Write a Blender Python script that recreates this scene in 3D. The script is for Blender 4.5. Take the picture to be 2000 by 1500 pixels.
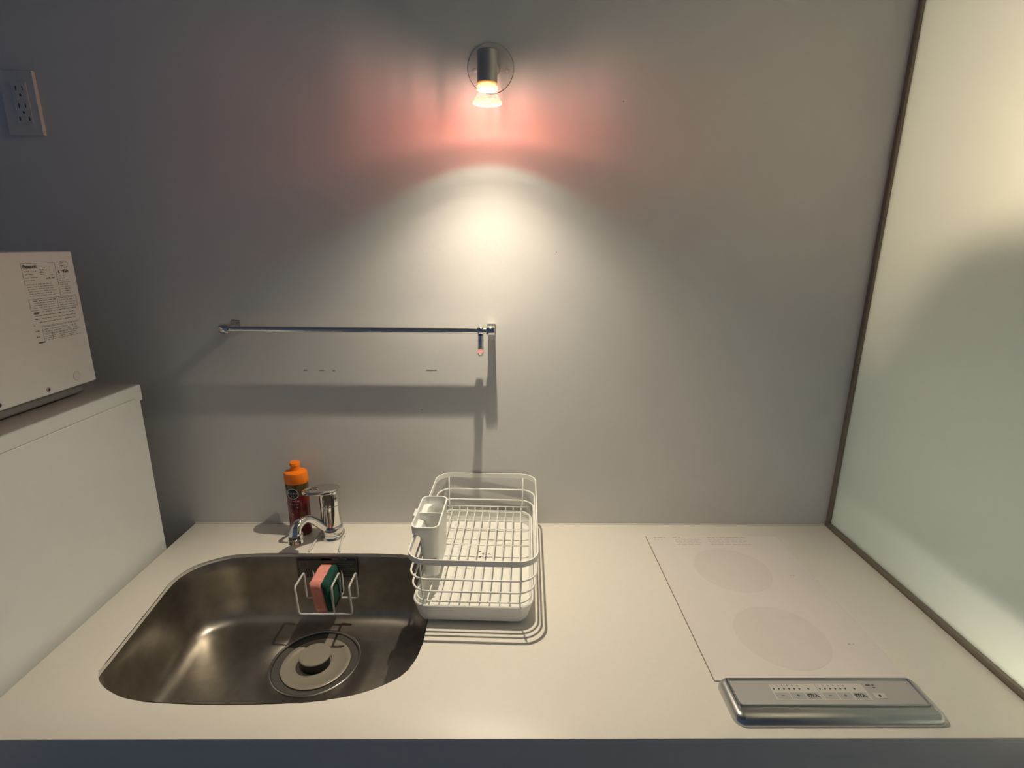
import bpy, bmesh, math, random
from mathutils import Vector, Matrix
for o in list(bpy.data.objects): bpy.data.objects.remove(o)
sc = bpy.context.scene
C = sc.collection
random.seed(4)
PI = math.pi
TOP = 0.85            # height of the worktop above the floor; everything below is written with z = 0 on the worktop

# ------------------------------------------------------------------ camera, world, lights, exposure
cam = bpy.data.cameras.new('camera'); cam.sensor_width = 36; cam.lens = 1028.84 / 2000 * 36; cam.clip_start = .02
co = bpy.data.objects.new('camera', cam); C.objects.link(co)
F = Vector((0.01164013, 0.96676456, -0.2554032)); Rr = Vector((0.99991488, -0.00974833, 0.00867178)); U = Vector((-0.00589382, 0.2554824, 0.96679574))
m = Matrix((Rr, U, -F)).transposed().to_4x4(); m.translation = Vector((-0.00058601, -1.19722675, 0.68132436)); 
m.translation.z += TOP
m.translation.x = 0.00896937
co.matrix_world = m; sc.camera = co
sc.view_settings.view_transform = 'Standard'; sc.view_settings.look = 'None'
sc.view_settings.exposure = 0.0; sc.view_settings.gamma = 1; sc.view_settings.use_curve_mapping = False
w = bpy.data.worlds.new('world'); sc.world = w; w.use_nodes = True
w.node_tree.nodes['Background'].inputs[0].default_value = (.42, .62, 1.0, 1)
w.node_tree.nodes['Background'].inputs[1].default_value = .115

LX, LY, LZ = -.0275, -.150, .940        # filament of the wall lamp
def lamp_light():
    l = bpy.data.lights.new('halogen_filament', 'POINT'); l.energy = 46.0; l.shadow_soft_size = .005; l.color = (1, 1, 1)
    l.use_nodes = True; nt = l.node_tree; N = nt.nodes; L = nt.links
    em = N['Emission']
    tc = N.new('ShaderNodeTexCoord'); sp = N.new('ShaderNodeSeparateXYZ'); L.new(tc.outputs['Normal'], sp.inputs[0])
    mr = N.new('ShaderNodeMapRange'); L.new(sp.outputs[2], mr.inputs[0])
    mr.inputs[1].default_value = -1; mr.inputs[2].default_value = 1     # 0 = straight down
    mr.name = 'elev'
    def pos(deg): return (1 - math.cos(math.radians(deg))) / 2
    def ramp(src, stops):
        cr = N.new('ShaderNodeValToRGB'); L.new(src, cr.inputs[0]); e = cr.color_ramp.elements
        e[0].position = 0; e[0].color = (*stops[0][1], 1); e[1].position = 1; e[1].color = (*stops[-1][1], 1)
        for d, c in stops[1:-1]:
            x = e.new(pos(d)); x.color = (*c, 1)
        return cr
    WH = (1.0, .86, .65)
    wv = lambda k: tuple(c * k for c in WH)
    # open mouth of the cup, then the reddish light that leaks through the dichroic glass
    cr = ramp(mr.outputs[0], [(0, wv(.062)), (44, wv(.058)), (48, wv(.046)), (55, wv(.040)), (59.5, (.044, .0185, .0135)), (70, (.046, .0145, .0108)), (84, (.045, .0140, .0100)),
         (98, (.040, .0165, .0125)), (112, (.029, .0165, .0130)), (135, (.017, .0130, .0110)), (180, (.010, .008, .008))])
    # beam focused by the reflector, leaning a little away from the wall
    dt = N.new('ShaderNodeVectorMath'); dt.operation = 'DOT_PRODUCT'; L.new(tc.outputs['Normal'], dt.inputs[0]); TA = math.radians(18); dt.inputs[1].default_value = (0, math.sin(TA), math.cos(TA))
    mb = N.new('ShaderNodeMapRange'); L.new(dt.outputs['Value'], mb.inputs[0]); mb.inputs[1].default_value = -1; mb.inputs[2].default_value = 1
    cb_ = ramp(mb.outputs[0], [(0, wv(.80)), (15, wv(.79)), (30, wv(.72)), (37, wv(.56)), (41, wv(.45)), (45, wv(.32)), (52, wv(.17)), (57, wv(.075)), (62, wv(.018)), (67, wv(0)), (180, wv(0))])
    # facets of the reflector: streaks by azimuth in the light that leaks through the cup
    at = N.new('ShaderNodeMath'); at.operation = 'ARCTAN2'; L.new(sp.outputs[1], at.inputs[0]); L.new(sp.outputs[0], at.inputs[1])
    nz = N.new('ShaderNodeTexNoise'); nz.noise_dimensions = '1D'; nz.inputs['Scale'].default_value = 2.6; nz.inputs['Detail'].default_value = 2.0
    L.new(at.outputs[0], nz.inputs['W'])
    m1 = N.new('ShaderNodeMapRange'); L.new(nz.outputs[0], m1.inputs[0]); m1.inputs[1].default_value = .3; m1.inputs[2].default_value = .7
    m1.inputs[3].default_value = .55; m1.inputs[4].default_value = 1.35
    k = N.new('ShaderNodeMapRange'); L.new(mr.outputs[0], k.inputs[0]); k.inputs[1].default_value = pos(70); k.inputs[2].default_value = pos(100)
    mx = N.new('ShaderNodeMix'); mx.data_type = 'FLOAT'; L.new(k.outputs[0], mx.inputs[0]); mx.inputs[2].default_value = 1; L.new(m1.outputs[0], mx.inputs[3])
    sk_ = N.new('ShaderNodeVectorMath'); sk_.operation = 'SCALE'; L.new(cr.outputs[0], sk_.inputs[0]); L.new(mx.outputs[0], sk_.inputs['Scale'])
    ad = N.new('ShaderNodeVectorMath'); ad.operation = 'ADD'; L.new(sk_.outputs[0], ad.inputs[0]); L.new(cb_.outputs[0], ad.inputs[1])
    L.new(ad.outputs[0], em.inputs[0]); em.inputs[1].default_value = 1
    o = bpy.data.objects.new('halogen_filament', l); return o

# ------------------------------------------------------------------ materials
def mat(name, col, rough=.5, metal=0, bump=None, var=None, spec=.5, emis=None, es=0, coat=0):
    M = bpy.data.materials.new(name); M.use_nodes = True; nt = M.node_tree; N = nt.nodes; L = nt.links
    b = N['Principled BSDF']; b.inputs['Base Color'].default_value = (*col, 1); b.inputs['Roughness'].default_value = rough; b.inputs['Metallic'].default_value = metal
    b.inputs['Specular IOR Level'].default_value = spec
    if coat: b.inputs['Coat Weight'].default_value = coat
    if emis: b.inputs['Emission Color'].default_value = (*emis, 1); b.inputs['Emission Strength'].default_value = es
    tc = N.new('ShaderNodeTexCoord')
    sc_, am = var if var else (30, .012)
    n = N.new('ShaderNodeTexNoise'); n.inputs['Scale'].default_value = sc_; n.inputs['Detail'].default_value = 3; L.new(tc.outputs['Object'], n.inputs[0])
    r = N.new('ShaderNodeMapRange'); L.new(n.outputs[0], r.inputs[0]); r.inputs[1].default_value = .3; r.inputs[2].default_value = .7; r.inputs[3].default_value = 1 - am; r.inputs[4].default_value = 1 + am
    x = N.new('ShaderNodeVectorMath'); x.operation = 'SCALE'; x.inputs[0].default_value = col; L.new(r.outputs[0], x.inputs['Scale']); L.new(x.outputs[0], b.inputs['Base Color'])
    if bump:
        s, st, d = bump
        n2 = N.new('ShaderNodeTexNoise'); n2.inputs['Scale'].default_value = s; n2.inputs['Detail'].default_value = 4; L.new(tc.outputs['Object'], n2.inputs[0])
        bp = N.new('ShaderNodeBump'); bp.inputs['Strength'].default_value = st; bp.inputs['Distance'].default_value = d; L.new(n2.outputs[0], bp.inputs['Height']); L.new(bp.outputs[0], b.inputs['Normal'])
    return M
M = {}
M['wall'] = mat('painted_wall', (.66, .655, .65), .62, bump=(38, .35, .0016), var=(9, .012))
M['floor'] = mat('floor_vinyl', (.14, .15, .16), .5)
M['ceiling'] = mat('ceiling_paint', (.5, .5, .5), .8)
M['counter'] = mat('artificial_stone', (.80, .765, .70), .42, var=(160, .01))
M['front'] = mat('cabinet_laminate', (.66, .67, .68), .45)
M['caulk'] = mat('white_caulk', (.78, .76, .72), .4)
M['steel'] = mat('sink_steel', (.40, .375, .335), .36, 1, bump=(260, .06, .0004), var=(40, .09))
M['cover'] = mat('drain_cover_steel', (.40, .37, .31), .38, .25)
M['cover_dark'] = mat('drain_ring', (.15, .145, .135), .35, .4)
M['black'] = mat('plain_black', (.012, .012, .012), .5)  # one even black for feet, slots, drain well and oven door
M['chrome'] = mat('chrome', (.72, .72, .71), .06, 1)
M['satin'] = mat('satin_metal', (.50, .50, .50), .30, 1)
M['lamp_plate'] = mat('lamp_plate_enamel', (.60, .585, .57), .40, .15)
M['lamp_metal'] = mat('lamp_brushed_metal', (.42, .42, .42), .42, .55)
M['brush'] = mat('brushed_aluminium', (.52, .53, .53), .27, 1, bump=(900, .03, .0002))
M['frame'] = mat('bronze_channel', (.25, .215, .175), .42, .6)
M['white_coat'] = mat('white_powder_coat', (.84, .84, .80), .35)
M['white_plastic'] = mat('white_plastic', (.80, .81, .79), .38)
M['appliance'] = mat('appliance_white', (.76, .785, .78), .45, bump=(500, .12, .0003))
M['oven_white'] = mat('oven_white', (.88, .89, .88), .45, bump=(500, .12, .0003))
M['appliance_top'] = mat('appliance_top', (.42, .385, .36), .5)
M['grey_base'] = mat('galvanised_base', (.30, .31, .31), .45, .4)
M['outlet'] = mat('outlet_plastic', (.62, .62, .60), .4)
M['cook'] = mat('white_ceramic_glass', (.765, .72, .70), .22)
M['burner'] = mat('burner_print', (.715, .675, .65), .22)
M['print'] = mat('grey_print', (.45, .42, .40), .5)
M['sheet'] = mat('control_sheet', (.43, .425, .42), .4)
M['sheet_light'] = mat('control_sheet_light', (.58, .57, .54), .4)
M['button'] = mat('control_button_grey', (.40, .405, .40), .4)
M['ink'] = mat('dark_ink', (.035, .035, .04), .5)
M['ink2'] = mat('label_ink', (.13, .12, .115), .6)
M['rule'] = mat('label_rule', (.30, .29, .28), .6)
M['orange'] = mat('orange_cap', (.95, .22, .006), .35)
M['soap_red'] = mat('bottle_body', (.16, .010, .008), .22, coat=.3)
M['soap_olive'] = mat('bottle_shoulder', (.085, .06, .018), .25, coat=.3)
M['label_red'] = mat('bottle_label', (.085, .010, .014), .3)
M['navy'] = mat('emblem_navy', (.006, .008, .03), .3)
M['paper'] = mat('print_white', (.62, .60, .60), .4)
M['pink_print'] = mat('print_pink', (.62, .30, .34), .4)
M['sponge'] = mat('pink_sponge_foam', (.86, .33, .27), .9, bump=(420, .5, .0012), var=(200, .06))
M['scour'] = mat('green_scouring_pad', (.012, .075, .055), .95, bump=(600, .8, .001), var=(300, .3))
M['wire'] = mat('wire_white_coat', (.66, .645, .62), .35)
M['sticker'] = mat('silver_sticker', (.16, .15, .14), .4, .5)
M['stick_red'] = mat('sticker_red', (.10, .012, .010), .4)

def frosted():
    G = bpy.data.materials.new('frosted_glass'); G.use_nodes = True; nt = G.node_tree; N = nt.nodes; L = nt.links
    for n in list(N): N.remove(n)
    out = N.new('ShaderNodeOutputMaterial')
    d = N.new('ShaderNodeBsdfDiffuse'); d.inputs[0].default_value = (.31, .41, .45, 1)
    t = N.new('ShaderNodeBsdfTranslucent'); t.inputs[0].default_value = (.66, .71, .70, 1)
    g = N.new('ShaderNodeBsdfGlossy'); g.inputs[0].default_value = (.9, .9, .9, 1); g.inputs['Roughness'].default_value = .38
    m1 = N.new('ShaderNodeMixShader'); m1.inputs[0].default_value = .5; L.new(d.outputs[0], m1.inputs[1]); L.new(t.outputs[0], m1.inputs[2])
    f = N.new('ShaderNodeFresnel'); f.inputs[0].default_value = 1.6
    tc = N.new('ShaderNodeTexCoord'); nz = N.new('ShaderNodeTexNoise'); nz.inputs['Scale'].default_value = 600; L.new(tc.outputs['Object'], nz.inputs[0])
    b = N.new('ShaderNodeBump'); b.inputs['Strength'].default_value = .06; b.inputs['Distance'].default_value = .0003; L.new(nz.outputs[0], b.inputs['Height']); L.new(b.outputs[0], g.inputs['Normal'])
    m2 = N.new('ShaderNodeMixShader'); L.new(f.outputs[0], m2.inputs[0]); L.new(m1.outputs[0], m2.inputs[1]); L.new(g.outputs[0], m2.inputs[2])
    L.new(m2.outputs[0], out.inputs[0]); return G
M['frosted'] = frosted()
def bulb_glass(name, tint, tr, emis, es):
    G = bpy.data.materials.new(name); G.use_nodes = True; nt = G.node_tree; N = nt.nodes; L = nt.links
    for n in list(N): N.remove(n)
    out = N.new('ShaderNodeOutputMaterial')
    a = N.new('ShaderNodeBsdfTransparent'); a.inputs[0].default_value = (*tint, 1)
    g = N.new('ShaderNodeBsdfGlossy'); g.inputs['Roughness'].default_value = .12
    tc = N.new('ShaderNodeTexCoord'); vo = N.new('ShaderNodeTexVoronoi'); vo.inputs['Scale'].default_value = 220; L.new(tc.outputs['Object'], vo.inputs[0])
    mp = N.new('ShaderNodeMapRange'); L.new(vo.outputs[0], mp.inputs[0]); mp.inputs[2].default_value = .7; mp.inputs[3].default_value = 1.4 * es; mp.inputs[4].default_value = .45 * es
    e = N.new('ShaderNodeEmission'); e.inputs[0].default_value = (*emis, 1); L.new(mp.outputs[0], e.inputs[1])
    m1 = N.new('ShaderNodeMixShader'); m1.inputs[0].default_value = 1 - tr; L.new(a.outputs[0], m1.inputs[1]); L.new(g.outputs[0], m1.inputs[2])
    ad = N.new('ShaderNodeAddShader'); L.new(m1.outputs[0], ad.inputs[0]); L.new(e.outputs[0], ad.inputs[1])
    L.new(ad.outputs[0], out.inputs[0]); return G
M['cup'] = bulb_glass('dichroic_cup_glass', (1, 1, 1), .97, (1.0, .84, .50), .20)
M['lens'] = bulb_glass('bulb_front_glass', (1, 1, 1), .97, (1.0, .95, .80), .35)
M['hot'] = mat('hot_filament', (1, .9, .7), .5, emis=(1, .88, .62), es=14)
M['hot_neck'] = mat('glowing_bulb_neck', (.9, .7, .45), .4, emis=(1, .78, .42), es=1.3)
M['amber'] = mat('socket_mouth', (.7, .35, .12), .4, emis=(1, .42, .10), es=.35)

# ------------------------------------------------------------------ helpers
def tag(o, label=None, cat=None, group=None, kind=None):
    if label: o['label'] = label
    if cat: o['category'] = cat
    if group: o['group'] = group
    if kind: o['kind'] = kind
    return o
def thing(name, label, cat, loc=(0, 0, 0), group=None):
    o = bpy.data.objects.new(name, None); C.objects.link(o); o.location = loc; o.empty_display_size = .02
    return tag(o, label, cat, group)
def wloc(o):
    v = Vector((0, 0, 0))
    while o: v += o.location; o = o.parent
    return v
def obj(name, bm, m, parent=None, smooth=False, origin=None):
    me = bpy.data.meshes.new(name); ms = m if isinstance(m, list) else [m]
    off = wloc(parent) if parent else Vector((0, 0, 0))
    if origin is not None: off = Vector(origin)
    bmesh.ops.translate(bm, verts=bm.verts, vec=-off)
    bmesh.ops.recalc_face_normals(bm, faces=bm.faces)
    bm.to_mesh(me); bm.free()
    for x in ms: me.materials.append(M[x])
    if smooth:
        me.polygons.foreach_set('use_smooth', [True] * len(me.polygons))
        if smooth is not True: me.set_sharp_from_angle(angle=math.radians(smooth))
    o = bpy.data.objects.new(name, me); C.objects.link(o)
    if parent: o.parent = parent; o.location = off - wloc(parent)
    else: o.location = off
    return o
def struct(name, bm, m, parent=None, smooth=False, label=None):
    o = obj(name, bm, m, parent, smooth)
    if not parent: o['kind'] = 'structure'
    if label: o['label'] = label
    return o
def box(bm, x0, x1, y0, y1, z0, z1, bev=0, seg=2, mi=0):
    g = bmesh.ops.create_cube(bm, size=1)
    vs = g['verts']
    for v in vs:
        v.co = Vector(((x0 + x1) / 2 + v.co.x * (x1 - x0), (y0 + y1) / 2 + v.co.y * (y1 - y0), (z0 + z1) / 2 + v.co.z * (z1 - z0)))
    es = list({e for v in vs for e in v.link_edges})
    for f in {f for v in vs for f in v.link_faces}: f.material_index = mi
    if bev: bmesh.ops.bevel(bm, geom=es, offset=bev, segments=seg, profile=.5, affect='EDGES')
    return vs
def nb(): return bmesh.new()
def B(*a, **k): bm = nb(); box(bm, *a, **k); return bm
def fillet(pts, r, seg=5, closed=False):
    pts = [Vector(p) for p in pts]; out = []; n = len(pts)
    for i, p in enumerate(pts):
        if not closed and i in (0, n - 1): out.append(p); continue
        a = pts[i - 1] - p; b = pts[(i + 1) % n] - p
        rr = min(r, a.length * .45, b.length * .45)
        if a.normalized().dot(b.normalized()) < -.999: out.append(p); continue
        A = p + a.normalized() * rr; Bq = p + b.normalized() * rr
        for k in range(seg + 1):
            t = k / seg; out.append(A * (1 - t) ** 2 + p * 2 * t * (1 - t) + Bq * t * t)
    return out
def tube(bm, pts, r, seg=10, closed=False, radii=None, caps=True, flat=None):
    pts = [Vector(p) for p in pts]; n = len(pts); rings = []
    def tang(i):
        if closed: return (pts[(i + 1) % n] - pts[i - 1]).normalized()
        return (pts[min(i + 1, n - 1)] - pts[max(i - 1, 0)]).normalized()
    t0 = tang(0); up = Vector((0, 0, 1)) if abs(t0.z) < .9 else Vector((0, 1, 0))
    nrm = (up - t0 * up.dot(t0)).normalized()
    for i in range(n):
        t = tang(i); nrm = (nrm - t * nrm.dot(t)).normalized(); bn = t.cross(nrm)
        rr = radii[i] if radii else r
        fl = flat if flat else 1
        rings.append([bm.verts.new(pts[i] + (nrm * math.cos(2 * PI * k / seg) * fl + bn * math.sin(2 * PI * k / seg)) * rr) for k in range(seg)])
    m_ = n if closed else n - 1
    for i in range(m_):
        a, b = rings[i], rings[(i + 1) % n]
        for k in range(seg): bm.faces.new((a[k], a[(k + 1) % seg], b[(k + 1) % seg], b[k]))
    if not closed and caps:
        bm.faces.new(rings[0][::-1]); bm.faces.new(rings[-1])
    return rings
def lathe(bm, prof, c=(0, 0, 0), seg=40, sx=1, sy=1, closed=False, axis='z', mi=None):
    rings = []
    for j, (r, z) in enumerate(prof):
        if r < 1e-6: rings.append([bm.verts.new(Vector(c) + ax(0, 0, z, axis))])
        else: rings.append([bm.verts.new(Vector(c) + ax(r * math.cos(2 * PI * k / seg) * sx, r * math.sin(2 * PI * k / seg) * sy, z, axis)) for k in range(seg)])
    for j in range(len(rings) - 1):
        a, b = rings[j], rings[j + 1]
        for k in range(seg):
            k2 = (k + 1) % seg
            q = [a[k % len(a)], a[k2 % len(a)], b[k2 % len(b)], b[k % len(b)]]
            u = []
            for v in q:
                if v not in u: u.append(v)
            if len(u) > 2:
                f = bm.faces.new(u)
                if mi: f.material_index = mi[j]
def ax(x, y, z, axis):
    return Vector((x, y, z)) if axis == 'z' else (Vector((z, x, y)) if axis == 'x' else Vector((x, z, y)))
def rrect(x0, x1, y0, y1, r, seg=7):
    out = []
    for cx, cy, a0 in ((x1 - r, y1 - r, 0), (x0 + r, y1 - r, 90), (x0 + r, y0 + r, 180), (x1 - r, y0 + r, 270)):
        for k in range(seg + 1):
            a = math.radians(a0 + 90 * k / seg); out.append((cx + r * math.cos(a), cy + r * math.sin(a)))
    return out
def loft(bm, loops, cap0=False, cap1=False, closed_ring=False, mi=None):
    R_ = [[bm.verts.new(p) for p in l] for l in loops]; n = len(R_[0])
    J = len(R_) if closed_ring else len(R_) - 1
    for j in range(J):
        a, b = R_[j], R_[(j + 1) % len(R_)]
        for k in range(n):
            f = bm.faces.new((a[k], a[(k + 1) % n], b[(k + 1) % n], b[k]))
            if mi: f.material_index = mi[j]
    if cap0: bm.faces.new(R_[0][::-1])
    if cap1: bm.faces.new(R_[-1])
    return R_
def z3(l, z): return [(x, y, z) for x, y in l]
def text(name, s, size, mtx, m, parent, ext=.0001, bold=0, sx=1, align='CENTER'):
    cu = bpy.data.curves.new(name, 'FONT'); cu.body = s; cu.size = size; cu.extrude = ext; cu.align_x = align; cu.align_y = 'CENTER'; cu.resolution_u = 2; cu.offset = bold
    t = bpy.data.objects.new(name, cu); C.objects.link(t)
    dg = bpy.context.evaluated_depsgraph_get(); me = bpy.data.meshes.new_from_object(t.evaluated_get(dg))
    bpy.data.objects.remove(t); bpy.data.curves.remove(cu)
    me.name = name
    bm = nb(); bm.from_mesh(me); bpy.data.meshes.remove(me)
    for v in bm.verts: v.co.x *= sx
    bm.transform(mtx); bmesh.ops.delete(bm, geom=[v for v in bm.verts if not v.link_faces], context='VERTS')
    me = bpy.data.meshes.new(name)
    off = wloc(parent); bmesh.ops.translate(bm, verts=bm.verts, vec=-off); bm.to_mesh(me); bm.free()
    me.materials.append(M[m]); o = bpy.data.objects.new(name, me); C.objects.link(o); o.parent = parent
    return o
def basis(o, x, y):
    x = Vector(x).normalized(); y = Vector(y).normalized(); z = x.cross(y)
    q = Matrix((x, y, z)).transposed().to_4x4(); q.translation = Vector(o); return q

# ------------------------------------------------------------------ setting
XR = .8300                                   # face of the frosted partition
struct('wall_back', B(-2.2, 2.2, 0, .1, -TOP, 1.55), 'wall', label='light grey painted wall behind the worktop')
struct('floor', B(-2.2, 2.2, -2.6, .1, -TOP - .05, -TOP), 'floor')
struct('ceiling', B(-2.2, 2.2, -2.6, .1, 1.55, 1.6), 'ceiling')
gw = struct('wall_right', B(XR, XR + .010, -1.15, -.001, .003, 1.549), 'frosted', label='tall frosted glass partition at the right end of the worktop')
struct('trim_1', B(XR - .008, XR + .016, -1.15, 0, -.012, .010, bev=.001), 'frame', label='bronze channel along the foot of the frosted glass')
struct('trim_2', B(XR - .0065, XR + .014, -.012, 0, .010, 1.549, bev=.001), 'frame', label='upright bronze channel between the wall and the frosted glass')
# guessed room behind the partition, added to light and shade the glass
struct('spill_wall', B(XR, XR + .08, -2.6, -1.151, -TOP, 1.55), 'wall')  # unseen wall added to keep the fill lamps from spilling into the kitchen
struct('spill_wall_low', B(XR, XR + .016, -1.15, -.001, -TOP, -.0125), 'wall')  # added below the glass to stop the same light spill
struct('spill_wall_front', B(XR + .081, 2.2, -2.68, -2.6, -TOP, 1.55), 'wall')  # added to close off the fill lamps at the front
struct('wall_far', B(2.1, 2.2, -2.6, 0, -TOP, 1.55), 'wall')
lg = bpy.data.lights.new('glass_warm_fill', 'POINT'); lg.shadow_soft_size = .03; lg.energy = 135; lg.color = (1, .70, .44)  # unseen lamp added to make the warm upper patch on the glass
lo = bpy.data.objects.new('glass_warm_fill', lg); C.objects.link(lo); lo.location = (1.17, -.60, .87)
l2 = bpy.data.lights.new('glass_cool_fill', 'AREA'); l2.shape = 'RECTANGLE'; l2.size = 1.6; l2.size_y = 1.6; l2.energy = 25; l2.color = (.74, .95, 1)  # invented cool fill that lifts the middle of the glass
lo3 = bpy.data.objects.new('glass_cool_fill', l2); C.objects.link(lo3); lo3.location = (2.0, -1.2, .5); lo3.rotation_euler = (0, math.radians(90), 0)
l4 = bpy.data.lights.new('glass_low_fill', 'POINT'); l4.shadow_soft_size = .05; l4.energy = 48; l4.color = (1, .80, .56)  # second unseen lamp added to brighten the foot of the glass
lo4 = bpy.data.objects.new('glass_low_fill', l4); C.objects.link(lo4); lo4.location = (1.10, -.66, -.06)
ns = thing('blocker', 'shelf added out of sight behind the frosted glass to cut off the low fill light', 'blocker', (1.3, -.55, .10))  # unseen board put in to give the low bright patch its upper edge
obj('board', B(.900, 1.70, -1.1, -.005, .070, .085, bev=.002), 'front', ns)
nc = thing('shade_panel', 'added panel shaped to throw a soft shade on the frosted glass', 'cabinet', (1.05, -.45, .572))  # unseen panel added, outlined to cast the darker shape on the glass
bm = nb(); pf = [(-1.1, .572), (-1.1, .815), (-.508, .814), (-.474, .810), (-.456, .800), (-.440, .774), (-.427, .742), (-.400, .712), (-.355, .672), (-.20, .655), (-.005, .650), (-.005, .572)]
loft(bm, [[(1.045, y, z) for y, z in pf], [(1.060, y, z) for y, z in pf]], cap0=True, cap1=True); obj('shade_body', bm, 'front', nc)
# specks left on the wall
for i, (x, z, a, b) in enumerate([(-.457, .3957, .006, .0010), (-.420, .3950, .008, .0007), (-.3917, .3948, .004, .0008), (-.173, .3975, .005, .0009), (-.155, .3978, .004, .0008), (-.1655, .3970, .007, .0006), (.2484, .9695, .0014, .0014), (.1186, .6661, .0010, .0010), (-.19, .30, .002, .0012)]):
    bm = nb(); lathe(bm, [(0, -.0006), (a * .6, -.0005), (a, .0002)], (0, 0, 0), 10, 1, 1, axis='y')
    for v in bm.verts: v.co.z *= b / a
    bmesh.ops.translate(bm, verts=bm.verts, vec=(x, 0, z))
    o = obj('wall_mark', bm, 'ink2', bpy.data.objects['wall_back'])

# ------------------------------------------------------------------ sink outline
ctrl = [(-.6555, -.4754), (-.6586, -.4477), (-.666, -.386), (-.6732, -.3247), (-.682, -.25), (-.6800, -.210), (-.6589, -.1735), (-.6076, -.1417), (-.5425, -.1345), (-.4485, -.1345), (-.333, -.1345), (-.24, -.136),
        (-.185, -.148), (-.150, -.182), (-.1370, -.24), (-.1350, -.32), (-.1345, -.40), (-.137, -.44), (-.1475, -.4702), (-.1622, -.4916), (-.1981, -.5149), (-.2414, -.5300), (-.3021, -.5385), (-.3784, -.5420), (-.456, -.5420), (-.537, -.5370), (-.5798, -.5300), (-.6211, -.5115), (-.645, -.493)]
def catmull(P, per=5):
    out = []; n = len(P)
    for i in range(n):
        p0, p1, p2, p3 = [Vector((*P[(i + k - 1) % n], 0)) for k in range(4)]
        for k in range(per):
            t = k / per
            q = .5 * ((2 * p1) + (-p0 + p2) * t + (2 * p0 - 5 * p1 + 4 * p2 - p3) * t * t + (-p0 + 3 * p1 - 3 * p2 + p3) * t ** 3)
            out.append((q.x, q.y))
    return out
SK = catmull(ctrl)
def inset(P, d):
    n = len(P); out = []
    for i in range(n):
        a = Vector(P[i - 1]); b = Vector(P[(i + 1) % n]); t = (b - a).normalized(); nn = Vector((-t.y, t.x))
        out.append((P[i][0] + nn.x * d, P[i][1] + nn.y * d))
    return out
area = sum(SK[i - 1][0] * SK[i][1] - SK[i][0] * SK[i - 1][1] for i in range(len(SK)))
if area < 0: SK = SK[::-1]          # counter-clockwise: positive inset goes inwards

# ------------------------------------------------------------------ worktop and base cabinet
XL = -.7674
wt = thing('worktop', 'long cream worktop with the sink cut-out and a thin front edge', 'worktop', (0, -.3, -.04))
def worktop():
    bm = nb(); outer = [(XL, -.0005), (XL, -.6), (XR - .0085, -.6), (XR - .0085, -.0005)]
    for z in (0, -.009):
        vo = [bm.verts.new((x, y, z)) for x, y in outer]; vi = [bm.verts.new((x, y, z)) for x, y in (SK if z == 0 else SK)]
        es = [bm.edges.new((l[i - 1], l[i])) for l in (vo, vi) for i in range(len(l))]
        bmesh.ops.triangle_fill(bm, use_beauty=True, use_dissolve=False, edges=es)
        if z == 0: O1, I1 = vo, vi
        else:
            for A, Bb in ((O1, vo), (I1, vi)):
                for i in range(len(A)): bm.faces.new((A[i - 1], A[i], Bb[i], Bb[i - 1]))
    edges = [e for i in range(4) if (e := bm.edges.get((O1[i - 1], O1[i])))] + [e for i in range(len(I1)) if (e := bm.edges.get((I1[i - 1], I1[i])))]
    bmesh.ops.bevel(bm, geom=edges, offset=.0014, segments=2, profile=.5, affect='EDGES')
    return bm
obj('slab', worktop(), 'counter', wt, smooth=35)
obj('front_edge', B(XL, XR - .0085, -.6, -.582, -.065, -.0092, bev=.0008), 'counter', wt)
obj('side_edge', B(XL, XL + .018, -.5818, -.0005, -.065, -.0092, bev=.0008), 'counter', wt)
obj('caulk_line', B(XL, XR - .009, -.0035, -.0006, .0002, .0022, bev=.0008), 'caulk', wt)
cb = thing('base_cabinet', 'pale kitchen base cabinet under the worktop', 'cabinet', (0, -.3, -TOP))
obj('carcass', B(XL + .01, XR - .02, -.56, -.03, -TOP + .08, -.22), 'front', cb)
obj('plinth', B(XL + .03, XR - .03, -.50, -.05, -TOP, -TOP + .0795), 'front', cb)
for i in range(3):
    a = XL + .012 + i * .522
    d = obj('door', B(a, a + .516, -.580, -.561, -TOP + .085, -.070, bev=.001), 'front', cb)
    bm = nb(); tube(bm, fillet([(a + .20, -.5805, -.09), (a + .20, -.605, -.09), (a + .32, -.605, -.09), (a + .32, -.5805, -.09)], .01), .004); obj('handle', bm, 'satin', d, smooth=True)
for nm, a in (('side_panel', XL + .0105), ('side_panel', XR - .037)): obj(nm, B(a, a + .016, -.56, -.03, -.219, -.042), 'front', cb)

# ------------------------------------------------------------------ sink
DC = (-.3850, -.2760); DZ = -.165
sk = thing('kitchen_sink', 'stainless steel undermount sink with one large rounded corner', 'sink', (DC[0], DC[1], -.19))
def sink_bm():
    bm = nb(); L = []
    for d, z in [(-.012, -.0095), (-.0035, -.0095), (-.0022, -.0120), (.0, -.05), (.004, -.105), (.008, -.128), (.013, -.143), (.021, -.154), (.031, -.1595), (.044, -.1615)]:
        L.append(z3(inset(SK, d), z))
    base = inset(SK, .044)
    def circ(r, z):
        o = []
        for x, y in base:
            a = math.atan2(y - DC[1], x - DC[0]); o.append((DC[0] + r * math.cos(a), DC[1] + r * math.sin(a), z))
        return o
    c0 = circ(.0895, DZ)
    for t in (.35, .7): L.append([(p[0] * (1 - t) + q[0] * t, p[1] * (1 - t) + q[1] * t, -.1615 + (DZ + .1615) * t) for p, q in zip(base, c0)])
    L += [c0, circ(.0885, DZ - .0012), circ(.0875, DZ - .008), circ(.060, DZ - .0085)]
    loft(bm, L); return bm
obj('bowl', sink_bm(), 'steel', sk, smooth=50)
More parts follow.
